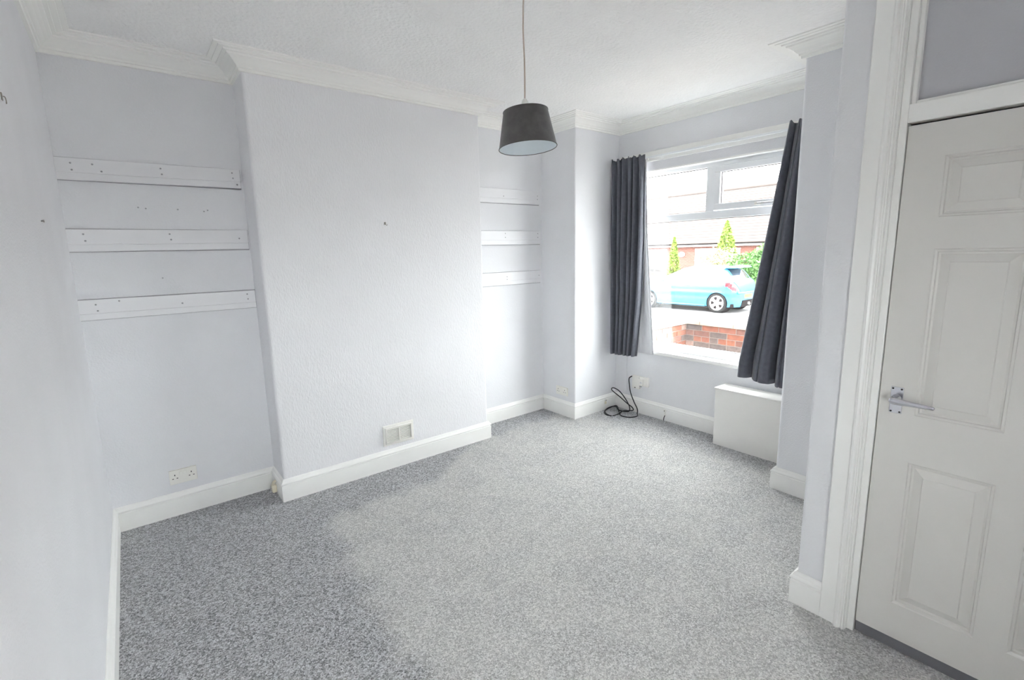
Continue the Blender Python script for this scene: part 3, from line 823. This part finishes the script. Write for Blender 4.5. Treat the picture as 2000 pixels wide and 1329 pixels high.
    for ay in (0, 2.51):
        for s in (-1, 1):
            mt = Matrix.Translation((s*.62, ay, .30)) @ Matrix.Rotation(math.pi/2, 4, 'Y')
            lathe('wheel_arch', [(0,-.12),(.34,-.12),(.345,.17),(.33,.17),(.33,-.10),(0,-.10)], BLACKP, e, 32, mt)
            mw = Matrix.Translation((s*.735, ay, .312)) @ Matrix.Rotation(s*math.pi/2, 4, 'Y')
            ty = lathe('tyre', [(.235,-.09),(.29,-.095),(.308,-.08),(.312,-.05),(.312,.05),(.308,.08),(.29,.095),(.236,.092),(.228,.07),(.228,-.07),(.235,-.09)], TYRE, e, 48, mw)
            rm = lathe('rim', [(0,.066),(.05,.070),(.07,.062),(.20,.072),(.222,.090),(.236,.088),(.236,.05),(0,.04)], RIM, e, 48, mw)
            for k in range(5):
                a0 = 2*math.pi*k/5+.3; bm = bmesh.new(); pv = []
                for r_, da in ((.080,0),(.125,.26),(.165,.33),(.190,.22),(.196,0),(.190,-.22),(.165,-.33),(.125,-.26)):
                    pv.append((r_*math.cos(a0+da), r_*math.sin(a0+da)))
                f0 = [bm.verts.new((x, y, .0745)) for x, y in pv]; f1 = [bm.verts.new((x, y, .058)) for x, y in pv]
                bm.faces.new(f0)
                for q in range(8): bm.faces.new((f0[q], f1[q], f1[(q+1)%8], f0[(q+1)%8]))
                bm.transform(mw); fin(bm, 'spoke_gap', BLACKP, rm)
    # rear trim, spoiler, plate, exhaust, mirror, handle
    bm = bmesh.new()
    sp_ = [(-.50,.0),(-.46,.035),(-.20,.055),(-.05,.04),(-.05,.01),(-.40,-.02)]
    secs_ = []
    for x in (-.56,-.50,-.25,0,.25,.50,.56):
        sc = 1 if abs(x) < .53 else .55
        secs_.append([bm.verts.new((x, -.05+(y+.05)*sc, 1.41+z*sc-.03*abs(x)**2)) for y, z in sp_])
    for a, b in zip(secs_, secs_[1:]):
        for k in range(6): bm.faces.new((a[k], a[(k+1)%6], b[(k+1)%6], b[k]))
    bm.faces.new(secs_[0]); bm.faces.new(secs_[-1]); fin(bm, 'spoiler', CARP, e)
    bm = bmesh.new()
    A_ = [bm.verts.new(p) for p in ((-.52,-.655,.20),(.52,-.655,.20),(.42,-.665,.40),(-.42,-.665,.40))]; B_ = [bm.verts.new((v.co.x, -.58, v.co.z)) for v in A_]
    bm.faces.new(A_); bm.faces.new(B_)
    for k in range(4): bm.faces.new((A_[k], A_[(k+1)%4], B_[(k+1)%4], B_[k]))
    fin(bm, 'diffuser', BLACKP, e)
    box('number_plate', -.26, .26, -.655, -.640, .47, .58, PLATE, e, .003)
    mt = Matrix.Translation((0, -.60, .285)) @ Matrix.Rotation(math.pi/2, 4, 'X')
    lathe('exhaust', [(.030,.0),(.045,.02),(.048,.10),(.040,.10),(.038,.03)], CHROME, e, 24, mt)
    tube('wiper', [(.02,-.40,1.14),(-.18,-.44,1.09),(-.30,-.46,1.075)], .008, BLACKP, e, 6)
    for s in (-1, 1):
        box('door_handle', s*.828-.02, s*.828+.02, .93, 1.09, .82, .845, CARP, e, .008)
        mm = box('mirror', s*.93-.075, s*.93+.075, 1.86, 1.98, .95, 1.08, CARP, e, .03)
        tube('side_skirt', [(s*.815,.40,.215),(s*.815,1.2,.215),(s*.815,2.1,.215)], .03, CARP, e, 8)
    tube('bumper_lip', [(x, -.60-.05*(1-(abs(x)/.7)**3), .63) for x in (-.66,-.5,-.25,0,.25,.5,.66)], .028, CARP, e, 8)
car()

# ---- bungalow across the road
BRK = bpy.data.materials.new('far_brick'); BRK.use_nodes = True
nt = BRK.node_tree; bt = nt.nodes.new('ShaderNodeTexBrick'); tc = nt.nodes.new('ShaderNodeTexCoord'); mp = nt.nodes.new('ShaderNodeMapping')
mp.inputs['Rotation'].default_value = (math.pi/2, 0, math.pi/2)
bt.inputs['Color1'].default_value = (.15,.042,.028,1); bt.inputs['Color2'].default_value = (.11,.034,.025,1); bt.inputs['Mortar'].default_value = (.2,.16,.14,1)
bt.inputs['Scale'].default_value = 1.0; bt.inputs['Brick Width'].default_value = .225; bt.inputs['Row Height'].default_value = .075; bt.inputs['Mortar Size'].default_value = .006
cmb = nt.nodes.new('ShaderNodeSeparateXYZ'); cmb2 = nt.nodes.new('ShaderNodeCombineXYZ')
nt.links.new(tc.outputs['Object'], cmb.inputs[0]); nt.links.new(cmb.outputs['Y'], cmb2.inputs['X']); nt.links.new(cmb.outputs['Z'], cmb2.inputs['Y'])
nt.links.new(cmb2.outputs[0], bt.inputs['Vector']); nt.links.new(bt.outputs['Color'], nt.nodes['Principled BSDF'].inputs['Base Color'])
nt.nodes['Principled BSDF'].inputs['Roughness'].default_value = .9
TILE = mat('roof_tile', (.078,.063,.058), .85, var=(3,.2))
FASC = mat('white_fascia', (.8,.8,.8), .5)
def bungalow():
    X0 = 25.0; e = empty('bungalow', (X0, 14, GZ)); o = Vector(e.location)
    tag(e, 'long low brick bungalow with tiled roof across the road', 'house')
    B = lambda n, a, b, c, d, f, g, m, p=e, bev=0: box(n, a-o.x, b-o.x, c-o.y, d-o.y, f-o.z, g-o.z, m, p, bev)
    B('wall', X0, X0+7, -4, 34, GZ, 1.72, BRK)
    B('fascia', X0-.32, X0-.28, -4.2, 34.2, 1.66, 1.80, FASC)
    tube('gutter', [(-.36, -18.2, 1.80-o.z), (-.36, 20.2, 1.80-o.z)], .05, BLACKP, e, 8)
    for (y0, y1, z0, z1) in ((16.3,18.6,.2,1.55),(12.1,14.55,.2,1.55),(8.9,11.3,.2,1.55),(3.5,6.2,.2,1.55),(20.4,22.5,.2,1.55)):
        f = B('window', X0-.05, X0+.02, y0, y1, z0, z1, FASC)
        n = 3
        for k in range(n):
            a = y0+.07+k*(y1-y0-.07)/n; b = a+(y1-y0-.07)/n-.07
            B('window_pane', X0-.07, X0-.045, a, b, z0+.08, z1-.08, CARG, f)
    mt = Matrix.Translation((-.06, 15.35-14, 1.25-o.z)) @ Matrix.Rotation(-math.pi/2, 4, 'Y')
    lathe('house_plaque', [(0,.03),(.17,.03),(.19,.01),(.19,-.05)], FASC, e, 24, mt @ Matrix.Diagonal((.75,1,1,1)))
    rf = None
    n = 20; rise = .155; run = .22
    for k in range(n):
        bm = bmesh.new()
        x0, z0 = -.42+k*run, 1.82+k*rise-o.z
        pr = [(x0, z0), (x0, z0+.045), (x0+run+.06, z0+rise+.045), (x0+run+.06, z0+rise-.02)]
        a = [bm.verts.new((x, -18.4, z)) for x, z in pr]; b = [bm.verts.new((x, 20.4, z)) for x, z in pr]
        for j in range(4): bm.faces.new((a[j], a[(j+1)%4], b[(j+1)%4], b[j]))
        bm.faces.new(a); bm.faces.new(b)
        fin(bm, 'tile_course', TILE, e)
    tube('ridge', [(-.42+n*run, -18.4, 1.86+n*rise-o.z), (-.42+n*run, 20.4, 1.86+n*rise-o.z)], .12, TILE, e, 8)
    B('gable_core', X0+.2, X0+7, -4, 34, 1.70, 1.74, FASC)
    bm = bmesh.new()
    pr = [(-.30, 1.78-o.z), (-.42+n*run, 1.80+n*rise-o.z), (-.42+2*n*run, 1.78-o.z)]
    a = [bm.verts.new((x, -18.2, z)) for x, z in pr]; b = [bm.verts.new((x, 20.2, z)) for x, z in pr]
    for j in range(3): bm.faces.new((a[j], a[(j+1)%3], b[(j+1)%3], b[j]))
    bm.faces.new(a); bm.faces.new(b); fin(bm, 'roof_body', TILE, e)
bungalow()

# ---- low far wall, hedge, shrubs, conifers
struct(box('wall_far_garden', 17.9, 18.1, 2, 30, GZ, .10, mat('far_wall_stone', (.34,.27,.22), .9, var=(5,.2))), 'low pale garden wall behind the parked car')
def foliage(name, label, cat, loc, shape, n, leaf, cols_, seed, trunk_h, group=None):
    rnd = random.Random(seed); e = empty(name, loc)
    bm = bmesh.new()
    for _ in range(n):
        p = Vector(shape(rnd)); s = leaf*rnd.uniform(.6, 1.3)
        a = Vector((rnd.gauss(0,1), rnd.gauss(0,1), rnd.gauss(0,1))).normalized(); b = a.cross(Vector((rnd.gauss(0,1), rnd.gauss(0,1), rnd.gauss(0,1)))).normalized()
        q = [p-a*s, p+b*s*.5, p+a*s, p-b*s*.5]
        bm.faces.new([bm.verts.new(v) for v in q])
    m = mat(name+'_leaf', cols_, .7, var=(9,.55))
    f = fin(bm, 'foliage', m, e, recalc=False); f['kind'] = 'stuff'
    tube('trunk', [(0,0,-.02),(0.02,.01,trunk_h*.5),(0,0,trunk_h)], [.06,.05,.02], mat('bark',(.10,.07,.05),.9), e, 8)
    for k in range(4):
        a = k*1.57+.4; tube('branch', [(0,0,trunk_h*.4),(.35*math.cos(a)*trunk_h,.35*math.sin(a)*trunk_h,trunk_h*.8)], [.03,.012], MATS['bark'], e, 6)
    tag(e, label, cat, group)
def ell(rx, ry, rz, zc):
    def f(r):
        while True:
            v = Vector((r.uniform(-1,1), r.uniform(-1,1), r.uniform(-1,1)))
            if .45 < v.length < 1: break
        k = 1+.12*math.sin(v.y*9)+.1*math.sin(v.x*7+v.z*8)
        return (v.x*rx*k, v.y*ry*k, zc+v.z*rz*k)
    return f
def cone(r0, h_, z0):
    def f(r):
        t = r.random()**1.5; a = r.uniform(0, 6.283); rad = r0*(1-t)**.8*r.uniform(.55,1)*(1 if t > .06 else .8)
        return (rad*math.cos(a), rad*math.sin(a), z0+t*h_)
    return f
foliage('hedge_shrub', 'dense green leafy shrub behind the back of the car', 'shrub', (19.1, 7.9, GZ+.06), ell(.8,1.6,.80,1.22), 5200, .075, (.10,.24,.055), 1, .8)
foliage('flowering_shrub', 'pale loose flowering shrub between the green shrub and brick bungalow', 'shrub', (20.6, 10.95, GZ+.06), ell(.6,.9,.72,1.25), 1800, .06, (.42,.36,.24), 2, .7)
foliage('golden_conifer', 'pointed yellow green conifer rising above the shrubs', 'conifer', (22.0, 11.3, GZ+.06), cone(.85,3.0,.15), 5200, .07, (.20,.30,.045), 3, 2.0)
foliage('golden_conifer', 'slim yellow conifer standing beside the bungalow brick panel', 'conifer', (22.0, 13.95, GZ+.06), cone(.45,2.4,.15), 2400, .07, (.30,.36,.08), 4, 1.4)
